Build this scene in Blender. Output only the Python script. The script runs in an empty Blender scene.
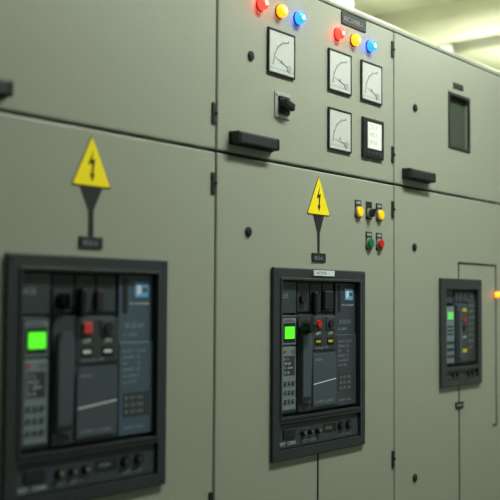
import bpy, bmesh, math
from mathutils import Matrix, Vector, Euler

scn = bpy.context.scene
COL = scn.collection
scn.view_settings.view_transform = 'Standard'

# ------------------------------------------------------------ materials
def lin(c):
    return tuple((v/255/12.92) if v/255 <= 0.04045 else ((v/255+0.055)/1.055)**2.4 for v in c)

def mat(name, rgb, rough=0.5, metal=0.0, emit=0.0, ergb=None, bump=0.0, bscale=300, var=0.0, vscale=3.0, coat=0.0, spec=0.5):
    m = bpy.data.materials.new(name); m.use_nodes = True
    nt = m.node_tree; b = nt.nodes['Principled BSDF']
    c = lin(rgb)
    b.inputs['Base Color'].default_value = (*c, 1)
    b.inputs['Roughness'].default_value = rough
    b.inputs['Metallic'].default_value = metal
    b.inputs['Specular IOR Level'].default_value = spec
    if coat: b.inputs['Coat Weight'].default_value = coat
    if emit:
        b.inputs['Emission Color'].default_value = (*lin(ergb or rgb), 1)
        b.inputs['Emission Strength'].default_value = emit
    tc = nt.nodes.new('ShaderNodeTexCoord')
    if bump:
        n = nt.nodes.new('ShaderNodeTexNoise'); n.inputs['Scale'].default_value = bscale
        n.inputs['Detail'].default_value = 2
        bp = nt.nodes.new('ShaderNodeBump'); bp.inputs['Strength'].default_value = bump
        bp.inputs['Distance'].default_value = 0.001
        nt.links.new(tc.outputs['Object'], n.inputs['Vector'])
        nt.links.new(n.outputs['Fac'], bp.inputs['Height'])
        nt.links.new(bp.outputs['Normal'], b.inputs['Normal'])
    if var:
        n1 = nt.nodes.new('ShaderNodeTexNoise'); n1.inputs['Scale'].default_value = vscale
        n1.inputs['Detail'].default_value = 4
        mp = nt.nodes.new('ShaderNodeMapRange')
        mp.inputs['From Min'].default_value = 0.3; mp.inputs['From Max'].default_value = 0.7
        mp.inputs['To Min'].default_value = 1-var; mp.inputs['To Max'].default_value = 1+var
        vm = nt.nodes.new('ShaderNodeVectorMath'); vm.operation = 'SCALE'
        vm.inputs[0].default_value = c
        nt.links.new(tc.outputs['Object'], n1.inputs['Vector'])
        nt.links.new(n1.outputs['Fac'], mp.inputs['Value'])
        nt.links.new(mp.outputs['Result'], vm.inputs['Scale'])
        nt.links.new(vm.outputs['Vector'], b.inputs['Base Color'])
    return m

PAINT  = mat('powder_coat_pebble_grey', (160,164,150), 0.38, bump=0.5, bscale=380, var=0.07, vscale=240)
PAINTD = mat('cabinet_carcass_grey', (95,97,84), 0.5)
GAP    = mat('dark_gasket', (22,24,20), 0.8)
BEZEL  = mat('breaker_bezel_plastic', (46,52,57), 0.42, bump=0.1, bscale=600)
RECESS = mat('recess_dark', (24,30,35), 0.5)
BODY   = mat('breaker_body_grey', (56,65,74), 0.4, bump=0.1, bscale=600)
BODY2  = mat('breaker_panel_blue_grey', (72,90,107), 0.45)
BODY3  = mat('breaker_lever_grey', (70,80,90), 0.35)
TRIP   = mat('trip_unit_grey', (118,132,137), 0.45)
TRIPD  = mat('trip_unit_dark', (50,58,63), 0.4)
BLACK  = mat('black_plastic', (14,14,16), 0.35)
BLACKM = mat('black_matte', (26,27,28), 0.55)
WHITE  = mat('white_print', (225,232,234), 0.5)
GREYP  = mat('grey_print', (150,160,166), 0.5)
BLUEP  = mat('blue_print', (110,168,220), 0.5)
GREENS = mat('green_lcd', (30,120,20), 0.3, emit=1.1, ergb=(90,255,40))
GREENL = mat('green_lcd_pale', (60,120,70), 0.3, emit=0.6, ergb=(120,255,120))
REDB   = mat('red_button', (200,32,32), 0.35)
REDBD  = mat('red_button_dim', (205,66,66), 0.35)
GREENB = mat('green_button', (12,125,78), 0.35)
YELLOW = mat('warning_yellow', (250,226,10), 0.45, emit=0.12, ergb=(255,228,0))
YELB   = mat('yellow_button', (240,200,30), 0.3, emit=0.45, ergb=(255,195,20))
YELP   = mat('yellow_print', (205,185,50), 0.5)
STEEL  = mat('brushed_steel', (170,170,160), 0.3, metal=0.9)
PLATE  = mat('switch_plate_silver', (178,180,176), 0.4, metal=0.2)
FACE   = mat('meter_face', (202,206,203), 0.4, var=0.03, vscale=30)
METERF = mat('meter_bezel', (36,37,38), 0.35)
SCREEN = mat('display_screen', (195,198,190), 0.3, emit=0.48, ergb=(236,240,230))
SCRP   = mat('display_print', (165,168,160), 0.4, emit=0.25, ergb=(220,224,212))
LRED   = mat('lamp_red', (255,20,12), 0.3, emit=11, ergb=(255,28,20))
LAMB   = mat('lamp_amber', (255,150,5), 0.3, emit=3.6, ergb=(255,125,14))
LBLU   = mat('lamp_blue', (20,90,255), 0.3, emit=8, ergb=(18,74,255))
HRED   = mat('lamp_core_red', (255,150,140), 0.3, emit=12, ergb=(255,105,90))
HAMB   = mat('lamp_core_amber', (255,230,120), 0.3, emit=8, ergb=(255,205,105))
HBLU   = mat('lamp_core_blue', (150,200,255), 0.3, emit=10, ergb=(105,165,255))
GLASS  = mat('inspection_glass', (78,86,76), 0.12, spec=0.6)
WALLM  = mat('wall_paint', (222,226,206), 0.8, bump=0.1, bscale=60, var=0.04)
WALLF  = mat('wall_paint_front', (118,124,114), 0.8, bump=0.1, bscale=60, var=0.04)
CEILM  = mat('ceiling_paint', (215,218,198), 0.8, var=0.05)
FLOORM = mat('floor_epoxy', (52,58,52), 0.35, var=0.08)
DUCTM  = mat('painted_duct', (236,238,222), 0.45, var=0.04)
BEAMM  = mat('painted_beam', (200,202,178), 0.6, var=0.05)
LITEM  = mat('light_diffuser', (250,250,240), 0.4, emit=4, ergb=(245,255,235))

# ------------------------------------------------------------ mesh builder
class B:
    def __init__(s):
        s.parts = []; s.mats = []
    def mi(s, m):
        if m not in s.mats: s.mats.append(m)
        return s.mats.index(m)
    def add(s, bm, m, smooth=False):
        i = s.mi(m)
        for f in bm.faces:
            f.material_index = i; f.smooth = smooth
        me = bpy.data.meshes.new('tmp'); bm.to_mesh(me); bm.free(); s.parts.append(me)
    def box(s, x0,x1,y0,y1,z0,z1, m, bev=0.0, seg=2, rot=None, holes=None):
        bm = bmesh.new(); bmesh.ops.create_cube(bm, size=1)
        cx,cy,cz = (x0+x1)/2,(y0+y1)/2,(z0+z1)/2
        for v in bm.verts:
            v.co = Vector((v.co.x*(x1-x0), v.co.y*(y1-y0), v.co.z*(z1-z0)))
        if bev:
            bmesh.ops.bevel(bm, geom=bm.edges[:], offset=bev, segments=seg, affect='EDGES', profile=0.5)
        if rot:
            bmesh.ops.rotate(bm, verts=bm.verts, cent=(0,0,0), matrix=Euler(rot).to_matrix())
        bmesh.ops.translate(bm, verts=bm.verts, vec=(cx,cy,cz))
        if holes:
            me = bpy.data.meshes.new('t'); bm.to_mesh(me); bm.free()
            ob = bpy.data.objects.new('t', me); COL.objects.link(ob)
            cuts = []
            for (a,b_,c,d) in holes:
                cb = bmesh.new(); bmesh.ops.create_cube(cb, size=1)
                for v in cb.verts:
                    v.co = Vector(((a+b_)/2+v.co.x*(b_-a), (y0+y1)/2+v.co.y*(y1-y0+0.2), (c+d)/2+v.co.z*(d-c)))
                cm = bpy.data.meshes.new('c'); cb.to_mesh(cm); cb.free()
                co = bpy.data.objects.new('c', cm); COL.objects.link(co); cuts.append(co)
                md = ob.modifiers.new('b','BOOLEAN'); md.operation='DIFFERENCE'; md.object=co; md.solver='EXACT'
            dg = bpy.context.evaluated_depsgraph_get(); dg.update()
            ev = ob.evaluated_get(dg); em = bpy.data.meshes.new_from_object(ev)
            bm = bmesh.new(); bm.from_mesh(em)
            for o in cuts+[ob]: bpy.data.objects.remove(o)
        s.add(bm, m)
    def cyl(s, x,z,y0,y1,r, m, r2=None, seg=28, bev=0.0, axis='Y', smooth=False):
        """frustum along y: radius r at y1 (wall side), r2 at y0 (front)"""
        bm = bmesh.new()
        bmesh.ops.create_cone(bm, cap_ends=True, segments=seg, radius1=r, radius2=(r if r2 is None else r2), depth=abs(y1-y0))
        if bev:
            es=[e for e in bm.edges if abs(e.verts[0].co.z-e.verts[1].co.z)<1e-6 and e.verts[0].co.z>0]
            bmesh.ops.bevel(bm, geom=es, offset=bev, segments=2, affect='EDGES')
        bmesh.ops.rotate(bm, verts=bm.verts, cent=(0,0,0), matrix=Matrix.Rotation(math.radians(90),3,'X'))
        bmesh.ops.translate(bm, verts=bm.verts, vec=(x,(y0+y1)/2,z))
        s.add(bm, m, smooth)
    def dome(s, x,y,z,r,depth, m):
        bm = bmesh.new(); bmesh.ops.create_uvsphere(bm, u_segments=24, v_segments=12, radius=r)
        for v in bm.verts:
            v.co.y *= depth/r
        bmesh.ops.translate(bm, verts=bm.verts, vec=(x,y,z))
        s.add(bm, m, True)
    def text(s, body, x, y, z, size, m):
        """flat printed text on a face of the y plane, left-bottom at (x,z)"""
        cu = bpy.data.curves.new('t','FONT'); cu.body = body; cu.size = size; cu.resolution_u = 2
        ob = bpy.data.objects.new('t',cu); COL.objects.link(ob)
        dg = bpy.context.evaluated_depsgraph_get(); dg.update()
        me = bpy.data.meshes.new_from_object(ob.evaluated_get(dg))
        bm = bmesh.new(); bm.from_mesh(me)
        bpy.data.objects.remove(ob); bpy.data.meshes.remove(me)
        for v in bm.verts:
            v.co = Vector((x+v.co.x, y, z+v.co.y))
        s.add(bm, m)
    def poly(s, pts, y0,y1, m, bev=0.0):
        bm = bmesh.new()
        f = [bm.verts.new((p[0],y0,p[1])) for p in pts]
        k = [bm.verts.new((p[0],y1,p[1])) for p in pts]
        n = len(pts)
        bm.faces.new(f); bm.faces.new(k[::-1])
        for i in range(n):
            bm.faces.new((f[(i+1)%n], f[i], k[i], k[(i+1)%n]))
        bmesh.ops.recalc_face_normals(bm, faces=bm.faces)
        if bev:
            bmesh.ops.bevel(bm, geom=bm.edges[:], offset=bev, segments=2, affect='EDGES')
        s.add(bm, m)
    def mesh(s, name):
        bm = bmesh.new()
        for p in s.parts:
            bm.from_mesh(p); bpy.data.meshes.remove(p)
        me = bpy.data.meshes.new(name); bm.to_mesh(me); bm.free()
        for m in s.mats: me.materials.append(m)
        return me
    def obj(s, name, loc=(0,0,0), parent=None):
        return place(s.mesh(name), name, loc, parent)

def place(me, name, loc=(0,0,0), parent=None):
    o = bpy.data.objects.new(name, me); COL.objects.link(o); o.location = loc
    if parent: o.parent = parent
    return o

# ------------------------------------------------------------ room
def room_box(name, x0,x1,y0,y1,z0,z1,m):
    b=B(); b.box(x0,x1,y0,y1,z0,z1,m); return b.obj(name)
X0,X1,Y0,Y1,H = -2.5,9.0,-2.8,2.6,3.3
room_box('floor', X0,X1,Y0,Y1,-0.1,0,FLOORM)
room_box('ceiling', X0,X1,Y0,Y1,H,H+0.1,CEILM)
room_box('wall_back', X0,X1,Y1,Y1+0.1,0,H,WALLM)
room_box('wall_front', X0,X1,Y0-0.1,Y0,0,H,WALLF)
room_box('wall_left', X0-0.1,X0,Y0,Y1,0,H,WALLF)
room_box('wall_right', X1,X1+0.1,Y0,Y1,0,H,WALLM)

# ------------------------------------------------------------ cabinets
W = 0.8; ZM = 1.737; ZT = 2.198; XS = 1.724
BX0, BZ0, BW, BH = 0.209, 1.010, 0.422, 0.470       # breaker frame in cabinet coords
def lock(b, x, z):
    b.cyl(x,z,-0.004,0.0,0.012,BLACKM,0.011,bev=0.001)
    b.cyl(x,z,-0.0055,-0.004,0.0065,TRIPD,bev=0.0005)
    b.box(x-0.0012,x+0.0012,-0.006,-0.0054,z-0.005,z+0.005,BLACK)
def cabinet(i, breaker=None, window=False):
    x = XS + (i-1)*W
    root = bpy.data.objects.new('switchgear_cabinet', None); COL.objects.link(root)
    root.location = (x,0,0)
    b=B()
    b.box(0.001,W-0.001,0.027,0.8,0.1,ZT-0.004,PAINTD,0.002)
    b.box(0.02,W-0.02,0.05,0.78,0.0,0.1,BLACKM)
    b.box(0.0,W,0.0,0.8,ZT-0.012,ZT,PAINT,0.003)                        # roof plate
    b.box(0.004,W-0.004,0.022,0.027,0.11,ZT-0.014,GAP)
    b.obj('carcass',(0,0,0),root)
    # lower door
    g=0.0028
    b=B()
    holes=None
    if breaker=='large': holes=[(BX0+0.018,BX0+BW-0.018,BZ0+0.02,BZ0+BH-0.018)]
    if breaker=='small': holes=[(0.272+0.014,0.272+0.29-0.014,1.132+0.014,1.132+0.34-0.014)]
    b.box(g,W-g,0,0.022,0.115,ZM-0.003,PAINT,0.004,3,holes=holes)
    b.obj('lower_door',(0,0,0),root)
    b=B()
    lock(b,0.118,1.56); lock(b,0.118,0.88); lock(b,0.118,0.25)
    b.obj('lower_door_locks',(0,0,0),root)
    b=B()
    holes=[(0.346,0.488,1.892,2.062)] if window else None
    b.box(g,W-g,0,0.022,ZM+0.003,ZT-0.015,PAINT,0.004,3,holes=holes)
    b.obj('upper_door',(0,0,0),root)
    b=B(); lock(b,0.124,1.979); b.obj('upper_door_lock',(0,0,0),root)
    if window:
        b=B()
        b.box(0.34,0.494,-0.003,0.002,1.886,2.068,BLACKM,0.001,holes=[(0.35,0.484,1.896,2.058)])
        b.box(0.346,0.488,0.012,0.018,1.892,2.062,GLASS)
        b.box(0.375,0.445,-0.002,0,2.084,2.102,BLACKM)
        b.obj('inspection_window',(0,0,0),root)
    # hinges on the right edge
    b=B()
    for z in (2.13,1.822,1.663,0.95,0.3):
        b.box(W-0.018,W-0.004,-0.004,0.0,z-0.024,z+0.024,BLACKM,0.0015)
        b.cyl(W-0.006,z,-0.006,-0.001,0.004,BLACK)
    b.obj('hinges',(0,0,0),root)
    # lift handle on the upper door
    b=B()
    L0,L1=0.044,0.208; z0,z1=1.757,1.790
    b.box(L0,L1,-0.006,0.0,z0,z1,BLACKM,0.003)
    b.box(L0+0.003,L1-0.003,-0.026,-0.005,z1-0.014,z1-0.001,BLACKM,0.004,3)
    b.box(L0+0.003,L1-0.003,-0.028,-0.018,z0+0.003,z1-0.003,BLACKM,0.004,3)
    b.box(L1-0.016,L1-0.002,-0.028,-0.004,z0+0.002,z1-0.001,BLACKM,0.004,3)
    b.box(L0+0.002,L0+0.016,-0.028,-0.004,z0+0.002,z1-0.001,BLACKM,0.004,3)
    b.obj('lift_handle',(0,0,0),root)
    return root
cabinet(-1); cabinet(0,'large'); cabinet(1,'large'); cabinet(2,'small',True); cabinet(3)

# ------------------------------------------------------------ circuit breakers
def breaker_large(variant):
    b=B(); w,h=BW,BH
    win=(0.034,0.390,0.104,0.440); low=(0.028,0.396,0.026,0.090)
    b.box(0,w,-0.009,0.0,0,h,BEZEL,0.0035,3,holes=[win,low])
    b.box(0.020,w-0.020,0.0,0.021,0.021,h-0.02,BEZEL,holes=[win,low])
    b.box(0.02,w-0.02,0.0195,0.0215,0.021,h-0.02,RECESS)
    b.box(win[0]-0.006,win[1]+0.006,-0.0115,-0.008,win[2]-0.006,win[3]+0.006,BEZEL,0.0012,holes=[win])
    for x in (0.012,w-0.012):
        for z in (0.012,h-0.012): b.cyl(x,z,-0.0105,-0.008,0.004,TRIPD)
    # --- lower lock panel
    b.box(low[0]+0.002,low[1]-0.002,-0.002,0.02,low[2]+0.002,low[3]-0.002,BODY,0.002)
    for x,r in ((0.134,0.010),(0.166,0.008),(0.200,0.010)):
        b.cyl(x,0.060,-0.010,-0.002,r,BLACKM,r*0.85,bev=0.001)
        b.cyl(x,0.060,-0.0115,-0.010,r*0.45,STEEL)
    for x in (0.306,0.344):
        b.cyl(x,0.062,-0.009,-0.002,0.012,BLACK,0.011,bev=0.001)
        b.cyl(x,0.062,-0.010,-0.009,0.006,TRIPD)
    b.box(0.225,0.285,-0.003,-0.0015,0.05,0.072,RECESS)
    b.text('PUSH',0.236,-0.0034,0.057,0.012,GREYP)
    b.text('TEST   CONN',0.036,-0.0028,0.036,0.011,WHITE)
    b.text('DISCONNECTED',0.126,-0.0028,0.036,0.0095,GREYP)
    b.text('LOCK  LOCK',0.296,-0.0028,0.036,0.010,GREYP)
    b.box(0.05,0.10,-0.005,-0.0018,0.052,0.074,RECESS,0.001)
    # --- top left plain cover
    b.box(0.037,0.110,0.002,0.02,0.357,0.436,BODY,0.002)
    b.text('ACB',0.044,0.0015,0.395,0.016,GREYP)
    # --- trip unit
    b.box(0.040,0.108,-0.001,0.02,0.112,0.353,TRIPD,0.003)
    b.box(0.046,0.103,-0.0025,0.0,0.280,0.345,TRIP,0.0015)
    b.text('CONTROL',0.051,-0.0029,0.3365,0.009,TRIPD)
    b.box(0.050,0.099,-0.0035,-0.002,0.286,0.334,RECESS,0.001)
    b.box(0.055,0.095,-0.0042,-0.003,0.295,0.325,GREENS)
    b.box(0.046,0.103,-0.0025,0.0,0.120,0.275,TRIP,0.0015)
    b.box(0.052,0.097,-0.0032,-0.002,0.205,0.253,TRIPD,0.0005)
    for k,t in enumerate(('Ir  tr','Isd tsd','Ii   alarm','Ig  tg')):
        b.text(t,0.054,-0.0036,0.2425-k*0.0105,0.0095,WHITE)
    for r in range(3):
        for c in range(3):
            b.cyl(0.058+c*0.0165,0.186-r*0.022,-0.005,-0.002,0.0050,TRIPD)
            b.cyl(0.058+c*0.0165,0.186-r*0.022,-0.0055,-0.005,0.0018,GREYP)
    b.text('5.0',0.082,-0.003,0.259,0.013,TRIPD)
    b.cyl(0.056,0.264,-0.004,-0.002,0.004,REDB)
    # --- ribbed arc chute covers above
    b.box(0.112,0.283,0.008,0.02,0.352,0.437,RECESS)
    for k in range(3):
        x=0.116+k*0.056
        b.box(x,x+0.052,0.003,0.012,0.360,0.434,BODY,0.003)
        for j in range(3): b.box(x+0.006,x+0.046,0.0015,0.004,0.422-j*0.006,0.424-j*0.006,RECESS)
    # --- central operating mechanism with arched top
    pts=[(0.112,0.112),(0.283,0.112),(0.283,0.335)]
    for k in range(9):
        a=math.radians(k*90/8); pts.append((0.263+0.02*math.cos(a),0.335+0.02*math.sin(a)))
    for k in range(9):
        a=math.radians(90+k*90/8); pts.append((0.132+0.02*math.cos(a),0.335+0.02*math.sin(a)))
    pts.append((0.112,0.335))
    b.poly(pts,-0.004,0.02,BODY,0.002)
    # charging lever
    b.poly([(0.118,0.135),(0.158,0.128),(0.164,0.300),(0.156,0.325),(0.124,0.325),(0.117,0.300)],-0.013,-0.003,BODY3,0.003)
    b.box(0.124,0.152,-0.0145,-0.0125,0.14,0.15,RECESS,0.0005)
    # raised lower cover
    b.poly([(0.168,0.120),(0.279,0.120),(0.279,0.245),(0.272,0.255),(0.176,0.255),(0.168,0.245)],-0.009,-0.003,BODY3,0.002)
    b.poly([(0.172,0.176),(0.274,0.186),(0.274,0.1885),(0.172,0.1785)],-0.0096,-0.0088,WHITE)
    b.text('Un 690V  In 2500A',0.178,-0.0093,0.129,0.0105,GREYP)
    b.text('50/60Hz',0.178,-0.0093,0.236,0.0095,GREYP)
    # button plate
    b.box(0.168,0.279,-0.007,-0.003,0.262,0.350,TRIPD,0.002)
    for x,m,r in ((0.193,REDB if variant==1 else REDBD,0.0105),(0.248,BLACKM,0.011)):
        b.box(x-0.018,x+0.018,-0.009,-0.0065,0.314,0.346,BODY,0.0015)
        if variant==0 and x<0.2:
            b.box(x-0.0115,x+0.0115,-0.0135,-0.008,0.319,0.342,m,0.002)
        else:
            b.cyl(x,0.33,-0.014,-0.008,r,m,r*0.95,bev=0.001)
    b.text('OFF',0.184,-0.0075,0.302,0.012,WHITE); b.text('ON',0.241,-0.0075,0.302,0.012,WHITE)
    for x in (0.180,0.236):
        b.box(x,x+0.028,-0.0082,-0.0066,0.276,0.294,BLACK)
        b.box(x+0.004,x+0.024,-0.0086,-0.008,0.282,0.288,WHITE if variant==0 else YELP)
    b.text('discharged  OFF',0.181,-0.0075,0.266,0.009,GREYP)
    # knobs
    if variant==0:
        b.cyl(0.139,0.383,-0.016,0.002,0.017,BLACK,0.014,bev=0.002)
        b.box(0.135,0.143,-0.022,-0.015,0.369,0.397,BLACK,0.002)
        b.box(0.174,0.190,-0.014,0.002,0.354,0.408,BLACK,0.004)
        b.box(0.222,0.240,-0.006,0.002,0.366,0.405,BLACKM,0.002)
    else:
        b.cyl(0.130,0.322,-0.034,-0.012,0.017,BLACK,0.014,bev=0.002)
        b.cyl(0.130,0.322,-0.0145,-0.012,0.020,BLACKM)
        b.cyl(0.162,0.324,-0.018,-0.006,0.011,GREENB,0.010,bev=0.001)
        b.cyl(0.162,0.324,-0.020,-0.018,0.006,BLACK)
        b.box(0.222,0.262,-0.010,0.002,0.366,0.415,BLACKM,0.003)
        b.box(0.174,0.190,-0.012,0.002,0.354,0.412,BLACK,0.004)
        b.cyl(0.135,0.395,-0.006,0.002,0.012,BLACKM)
    # --- right rating panel
    RP = BODY2 if variant==0 else BODY
    b.box(0.288,0.386,0.002,0.02,0.112,0.437,RP,0.002)
    b.box(0.288,0.386,-0.001,0.003,0.112,0.30,RP,0.002)
    b.box(0.332,0.372,0.0006,0.0022,0.391,0.422,BLUEP)
    b.box(0.338,0.350,0.0002,0.0008,0.397,0.416,WHITE)
    b.box(0.355,0.368,0.0002,0.0008,0.402,0.411,BODY2)
    b.text('Air circuit breaker',0.318,0.0012,0.376,0.0078,WHITE)
    b.box(0.300,0.312,0.0006,0.0022,0.36,0.43,RECESS)
    b.text('N 25 H1',0.306,0.0012,0.328,0.016,GREYP)
    b.text('Ui 1000V',0.300,0.0012,0.311,0.011,GREYP)
    for k,t in enumerate(('Ue (V)   Icu (kA)','220/440   65','525          65','660/690   65','Icw 65kA/1s','cat. B  IEC')):
        b.text(t,0.297,-0.0015,0.279-k*0.0125,0.0098,GREYP)
    b.box(0.300,0.376,-0.0016,-0.0005,0.150,0.198,TRIPD)
    for k in range(3): b.text('BS  CEI  UNE',0.304,-0.002,0.156+k*0.014,0.0095,GREYP)
    b.text('ready to close',0.300,-0.0015,0.125,0.0105,GREYP)
    if variant==1:
        b.box(0.168,0.262,-0.0122,-0.0088,h-0.017,h-0.003,WHITE)
        b.text('INCOMER - 1',0.178,-0.0124,h-0.0135,0.0105,BLACKM)
    return b
breaker_large(0).obj('air_circuit_breaker',(XS-W+BX0+0.004,0,BZ0+0.003))
breaker_large(1).obj('air_circuit_breaker',(XS+BX0-0.002,0,BZ0))

def breaker_small():
    b=B(); w,h=0.29,0.34
    win=(0.036,0.262,0.062,0.306); low=(0.036,0.262,0.022,0.05)
    b.box(0,w,-0.009,0.0,0,h,BEZEL,0.003,3,holes=[win,low])
    b.box(0.016,w-0.016,0.0,0.021,0.016,h-0.016,BEZEL,holes=[win,low])
    b.box(0.016,w-0.016,0.0195,0.0215,0.016,h-0.016,RECESS)
    b.box(low[0]+0.002,low[1]-0.002,-0.002,0.02,low[2]+0.001,low[3]-0.001,BODY,0.001)
    for x in (0.09,0.12,0.2,0.23): b.cyl(x,0.036,-0.008,-0.002,0.007,BLACK,0.006)
    # trip unit
    b.box(0.042,0.104,-0.001,0.02,0.068,0.255,TRIPD,0.003)
    b.box(0.047,0.100,-0.0025,0,0.074,0.250,TRIP,0.001)
    b.box(0.055,0.092,-0.004,-0.002,0.210,0.234,GREENL)
    for k in range(3): b.box(0.055,0.092,-0.0035,-0.002,0.186-k*0.012,0.191-k*0.012,TRIPD)
    for r in range(3):
        for c in range(3): b.cyl(0.058+c*0.0155,0.138-r*0.021,-0.005,-0.002,0.005,TRIPD)
    b.box(0.042,0.104,0.004,0.02,0.260,0.303,BODY,0.002)
    # mechanism
    b.box(0.108,0.258,0.002,0.02,0.066,0.303,BODY,0.003)
    b.box(0.112,0.190,-0.006,0.004,0.072,0.258,BODY,0.004)
    b.box(0.118,0.136,-0.013,-0.004,0.085,0.240,BODY3,0.004)
    b.box(0.150,0.178,-0.0075,-0.0055,0.234,0.246,YELP)
    b.cyl(0.164,0.208,-0.010,-0.005,0.007,REDB)
    b.cyl(0.164,0.182,-0.010,-0.005,0.008,BLACK)
    b.box(0.150,0.178,-0.0075,-0.0055,0.150,0.157,GREYP)
    b.box(0.150,0.180,-0.0075,-0.0055,0.104,0.116,YELP)
    b.box(0.196,0.254,-0.002,0.004,0.072,0.27,TRIPD,0.002)
    b.box(0.220,0.242,0.0006,0.0022,0.280,0.293,BODY2)
    for k in range(8): b.text(('NS 16 N','Ui 800V','Uimp 8kV','Ue  Icu','240  50','440  50','690  30','cat. B')[k],0.201,-0.0025,0.250-k*0.019,0.0125,GREYP)
    for k in range(3): b.box(0.112+k*0.026,0.134+k*0.026,-0.001,0.004,0.266,0.300,BODY,0.002)
    return b
breaker_small().obj('molded_case_circuit_breaker',(XS+W+0.272,0,1.132))

# ------------------------------------------------------------ warning signs + mimic symbol
def warning_sign(name, x):
    b=B()
    def tri(cx,zb,w,h,r,n=5):
        P=[(cx-w/2,zb),(cx+w/2,zb),(cx,zb+h)]
        out=[]
        for i in range(3):
            p=Vector(P[i]); a=(Vector(P[i-1])-p).normalized(); c=(Vector(P[(i+1)%3])-p).normalized()
            s=p+a*r*1.6; e=p+c*r*1.6
            for k in range(n+1):
                t=k/n; q=(1-t)**2*s+2*t*(1-t)*p+t*t*e; out.append((q.x,q.y))
        return out
    b.poly(tri(0,0,0.105,0.102,0.003),-0.0012,0,BLACK)
    b.poly(tri(0,0.002,0.100,0.0975,0.0025),-0.0018,-0.0012,YELLOW)
    b.poly([(0.004,0.074),(-0.011,0.042),(0.000,0.046),(-0.002,0.024),(-0.007,0.026),(0.001,0.010),(0.007,0.027),(0.0025,0.0255),(0.008,0.056),(-0.001,0.052)],-0.0022,-0.0018,BLACK)
    return b.obj(name,(x,0,1.620))
warning_sign('high_voltage_warning_sign', XS-W+0.420)
warning_sign('high_voltage_warning_sign', XS+0.411)
def mimic_symbol(x, bold):
    b=B()
    t=0.029 if bold else 0.024
    if bold:
        b.poly([(-t,0.121),(-0.006,0.075),(-0.006,0.022),(0.006,0.022),(0.006,0.075),(t,0.121)],-0.0015,0,BLACKM)
    else:
        b.poly([(-t,0.121),(-0.005,0.075),(-0.004,0.022),(0.004,0.022),(0.005,0.075),(t,0.121)],-0.0015,0,BLACKM)
    b.box(-0.031,0.031,-0.003,0,0.0,0.023,BLACKM,0.001)
    b.text('BUS-A',-0.021,-0.0032,0.0065,0.0135,GREYP)
    b.obj('mimic_diagram_symbol',(x,0,1.4985))
mimic_symbol(XS-W+0.420,True); mimic_symbol(XS+0.411,False)
b=B(); b.box(-0.003,0.003,-0.0012,0,0.2,1.009,BLACKM); b.obj('mimic_line',(XS+0.411,0,0))
b=B(); b.box(-0.003,0.003,-0.0012,0,0.2,1.012,BLACKM); b.obj('mimic_line',(XS-W+0.420,0,0))
b=B()
b.box(-0.003,0.003,-0.0012,0,1.4725,1.526,BLACKM)
b.box(-0.003,0.283,-0.0012,0,1.520,1.526,BLACKM)
b.box(0.277,0.283,-0.0012,0,1.436,1.526,BLACKM)
b.box(0.277,0.283,-0.0012,0,0.980,1.410,BLACKM)
b.box(0.25,0.283,-0.0012,0,0.980,0.986,BLACKM)
b.box(-0.003,0.003,-0.0012,0,0.2,1.131,BLACKM)
b.box(-0.028,0.028,-0.003,0,1.060,1.080,BLACKM,0.001)
b.box(-0.02,0.02,-0.0034,-0.0028,1.068,1.072,GREYP)
b.obj('mimic_line',(XS+W+0.408,0,0))

# ------------------------------------------------------------ pilot lamps / buttons
def pilot(name,x,z,m,core,r=0.0125):
    b=B()
    b.cyl(0,0,-0.003,0,r+0.002,BLACKM,r+0.001,bev=0.001)
    b.cyl(0,0,-0.014,-0.002,r,m,r*0.95,bev=0.001)
    b.dome(0,-0.014,0,r*0.93,0.007,m)
    if core: b.dome(0,-0.0172,0,r*0.5,0.0048,core)
    return b.obj(name,(x,0,z))
lampz=2.112
for xo,m,c in ((1.884,LRED,HRED),(1.961,LAMB,HAMB),(2.038,LBLU,HBLU),(2.222,LRED,HRED),(2.302,LAMB,HAMB),(2.384,LBLU,HBLU)):
    pilot('indicator_lamp',xo,lampz,m,c,0.0155)
def button(name,x,z,m,lit=False):
    b=B()
    b.box(-0.016,0.016,-0.002,0,-0.017,0.032,BLACKM,0.0008)
    b.box(-0.011,0.011,-0.0024,-0.0018,0.021,0.028,GREYP)
    b.cyl(0,0,-0.007,-0.001,0.0165,STEEL,0.015,bev=0.001)
    b.cyl(0,0,-0.012,-0.006,0.0140,m,0.013,bev=0.0015)
    return b.obj(name,(x,0,z))
button('push_button',2.326,1.643,YELB); button('push_button',2.437,1.642,YELB)
button('push_button',2.382,1.559,GREENB); button('push_button',2.437,1.559,REDB)
b=B()
b.box(-0.016,0.016,-0.002,0,-0.017,0.032,BLACKM,0.0008)
b.cyl(0,0,-0.009,-0.001,0.0145,STEEL,0.013,bev=0.001)
b.cyl(0,0,-0.013,-0.008,0.012,BLACKM,0.011)
b.box(-0.0035,0.0035,-0.021,-0.012,-0.012,0.012,BLACK,0.0015,rot=(0,0.4,0))
b.obj('key_selector_switch',(2.382,0,1.643))
pilot('indicator_lamp',3.206,1.423,LAMB,None,0.0095)

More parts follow.
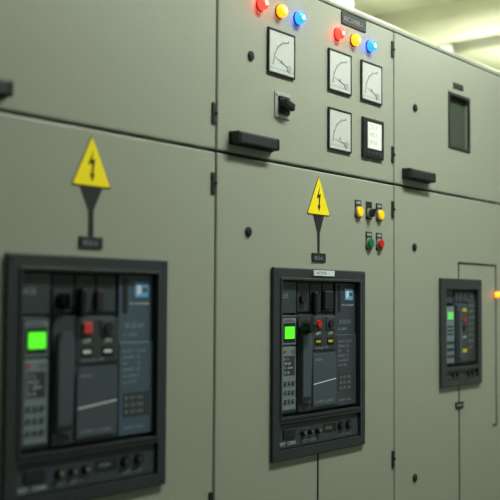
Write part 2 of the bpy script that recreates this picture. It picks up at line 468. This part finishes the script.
# ------------------------------------------------------------ panel meters
def meter(x,z,ang):
    b=B(); s=0.112; q=s/2
    b.box(-q,q,-0.006,0,-q,q,METERF,0.0015,holes=[(-q+0.0045,q-0.0045,-q+0.0045,q-0.0045)])
    b.box(-q+0.003,q-0.003,-0.0045,-0.001,-q+0.003,q-0.003,FACE)
    px,pz=0.030,-0.034; y=-0.005; yb=-0.0044
    for k in range(21):
        a=math.radians(92+k*86/20); r0=0.064; r1=0.071 if k%5==0 else 0.067
        ca,sa=math.cos(a),math.sin(a); t=0.0005
        b.poly([(px+r0*ca-t*sa,pz+r0*sa+t*ca),(px+r0*ca+t*sa,pz+r0*sa-t*ca),(px+r1*ca+t*sa,pz+r1*sa-t*ca),(px+r1*ca-t*sa,pz+r1*sa+t*ca)],y,yb,TRIPD)
    arc=[(px+0.0645*math.cos(math.radians(92+k*86/20)),pz+0.0645*math.sin(math.radians(92+k*86/20))) for k in range(21)]
    arc2=[(px+0.0638*math.cos(math.radians(92+k*86/20)),pz+0.0638*math.sin(math.radians(92+k*86/20))) for k in range(21)]
    b.poly(arc+arc2[::-1],y,yb,TRIPD)
    a=math.radians(ang); ca,sa=math.cos(a),math.sin(a); t=0.0005
    b.poly([(px-t*sa,pz+t*ca),(px+t*sa,pz-t*ca),(px+0.062*ca,pz+0.062*sa)],-0.0056,-0.005,BLACKM)
    b.poly([(px+0.009*math.cos(math.radians(k*18)),pz+0.009*math.sin(math.radians(k*18))) for k in range(20)],-0.006,yb,PLATE)
    b.box(-q+0.006,q-0.006,-0.0049,yb,-q+0.014,-q+0.015,GREYP)
    b.text('A',-0.006,-0.0048,-0.026,0.014,TRIPD)
    return b.obj('analog_panel_meter',(x,0,z))
meter(1.967,2.008,160); meter(2.231,2.010,165); meter(2.393,2.010,165); meter(2.231,1.853,172)
b=B(); q=0.056
b.box(-q,q,-0.008,0,-q,q,METERF,0.003,3)
b.box(-0.034,0.038,-0.0095,-0.0078,-0.030,0.043,SCREEN)
for k in range(3):
    b.text(('231.4','400.1','50.02')[k],-0.026,-0.0097,0.024-k*0.021,0.018,TRIPD if k==5 else SCRP)
for k in range(4): b.box(-0.034+k*0.019,-0.022+k*0.019,-0.0095,-0.0078,-0.048,-0.040,TRIPD,0.001)
b.obj('digital_power_meter',(2.399,0,1.853))
# rotary selector
b=B()
b.box(-0.033,0.030,-0.003,0,-0.032,0.032,PLATE,0.001)
b.box(-0.020,0.024,-0.008,-0.003,-0.022,0.022,BLACK,0.002)
b.cyl(0.002,0,-0.014,-0.008,0.018,BLACK,0.016,bev=0.002)
b.box(-0.018,0.022,-0.026,-0.012,-0.010,0.010,BLACK,0.004,3,rot=(0,0.25,0))
b.box(-0.029,-0.024,-0.0034,-0.0028,0.02,0.026,BLACK)
b.obj('rotary_selector_switch',(1.975,0,1.880))
# name plate
b=B(); b.box(-0.062,0.062,-0.003,0,-0.017,0.017,METERF,0.001)
b.text('INCOMER-1',-0.053,-0.0033,-0.007,0.019,GREYP)
b.obj('cabinet_nameplate',(2.303,0,2.163))

# ------------------------------------------------------------ ceiling services
b=B(); b.box(-0.09,0.09,-2.7,2.55,-0.25,0,BEAMM,0.004); b.box(-0.14,0.14,-2.7,2.55,-0.27,-0.25,BEAMM)
bm_=b.mesh('ceiling_beam')
for x in (3.3,5.8): place(bm_,'ceiling_beam',(x,0,H))
b=B()
b.box(X0+0.05,X1-0.05,-0.3,0.3,-0.17,0.17,DUCTM,0.01)
for k in range(9): b.box(-1.5+k*1.2,-1.46+k*1.2,-0.33,0.33,-0.2,0.2,DUCTM,0.004)
b.obj('ventilation_duct',(0,1.75,2.82))
def fixture(x,y,power,lx=1.2,col=(0.93,1.0,0.89)):
    b=B()
    b.box(-lx/2,lx/2,-0.12,0.12,-0.07,0,DUCTM,0.006)
    b.box(-lx/2+0.02,lx/2-0.02,-0.10,0.10,-0.085,-0.068,LITEM,0.005)
    o=b.obj('ceiling_light_fixture',(x,y,H))
    L=bpy.data.lights.new('tube_light','AREA'); L.shape='RECTANGLE'; L.size=lx-0.1; L.size_y=0.18
    L.energy=power; L.color=col
    lo=bpy.data.objects.new('tube_light',L); COL.objects.link(lo); lo.parent=o; lo.location=(0,0,-0.09)
    return o
fixture(-0.9,-1.3,2); fixture(2.45,-0.92,56); fixture(5.2,-1.1,26)
for x in (2.2,4.6,7.0): fixture(x,1.15,95,col=(0.98,1.0,0.88))  # unseen row behind the cabinets, added to brighten the background

w=bpy.data.worlds.new('World'); scn.world=w; w.use_nodes=True
w.node_tree.nodes['Background'].inputs[0].default_value=(0.8,0.9,0.8,1)
w.node_tree.nodes['Background'].inputs[1].default_value=0.2

# ------------------------------------------------------------ camera
cd=bpy.data.cameras.new('Camera'); cam=bpy.data.objects.new('Camera',cd); COL.objects.link(cam)
cd.lens=72; cd.sensor_width=36
phi=math.radians(38.13)
R=Matrix.Rotation(phi-math.pi/2,4,'Z')@Matrix.Rotation(math.pi/2+math.radians(2.86),4,'X')@Matrix.Rotation(math.radians(0.35),4,'Z')
cam.matrix_world=Matrix.Translation((0,-1.452,1.40))@R
cd.dof.use_dof=True; cd.dof.focus_distance=2.62; cd.dof.aperture_fstop=2.3
cd.clip_start=0.05
scn.camera=cam
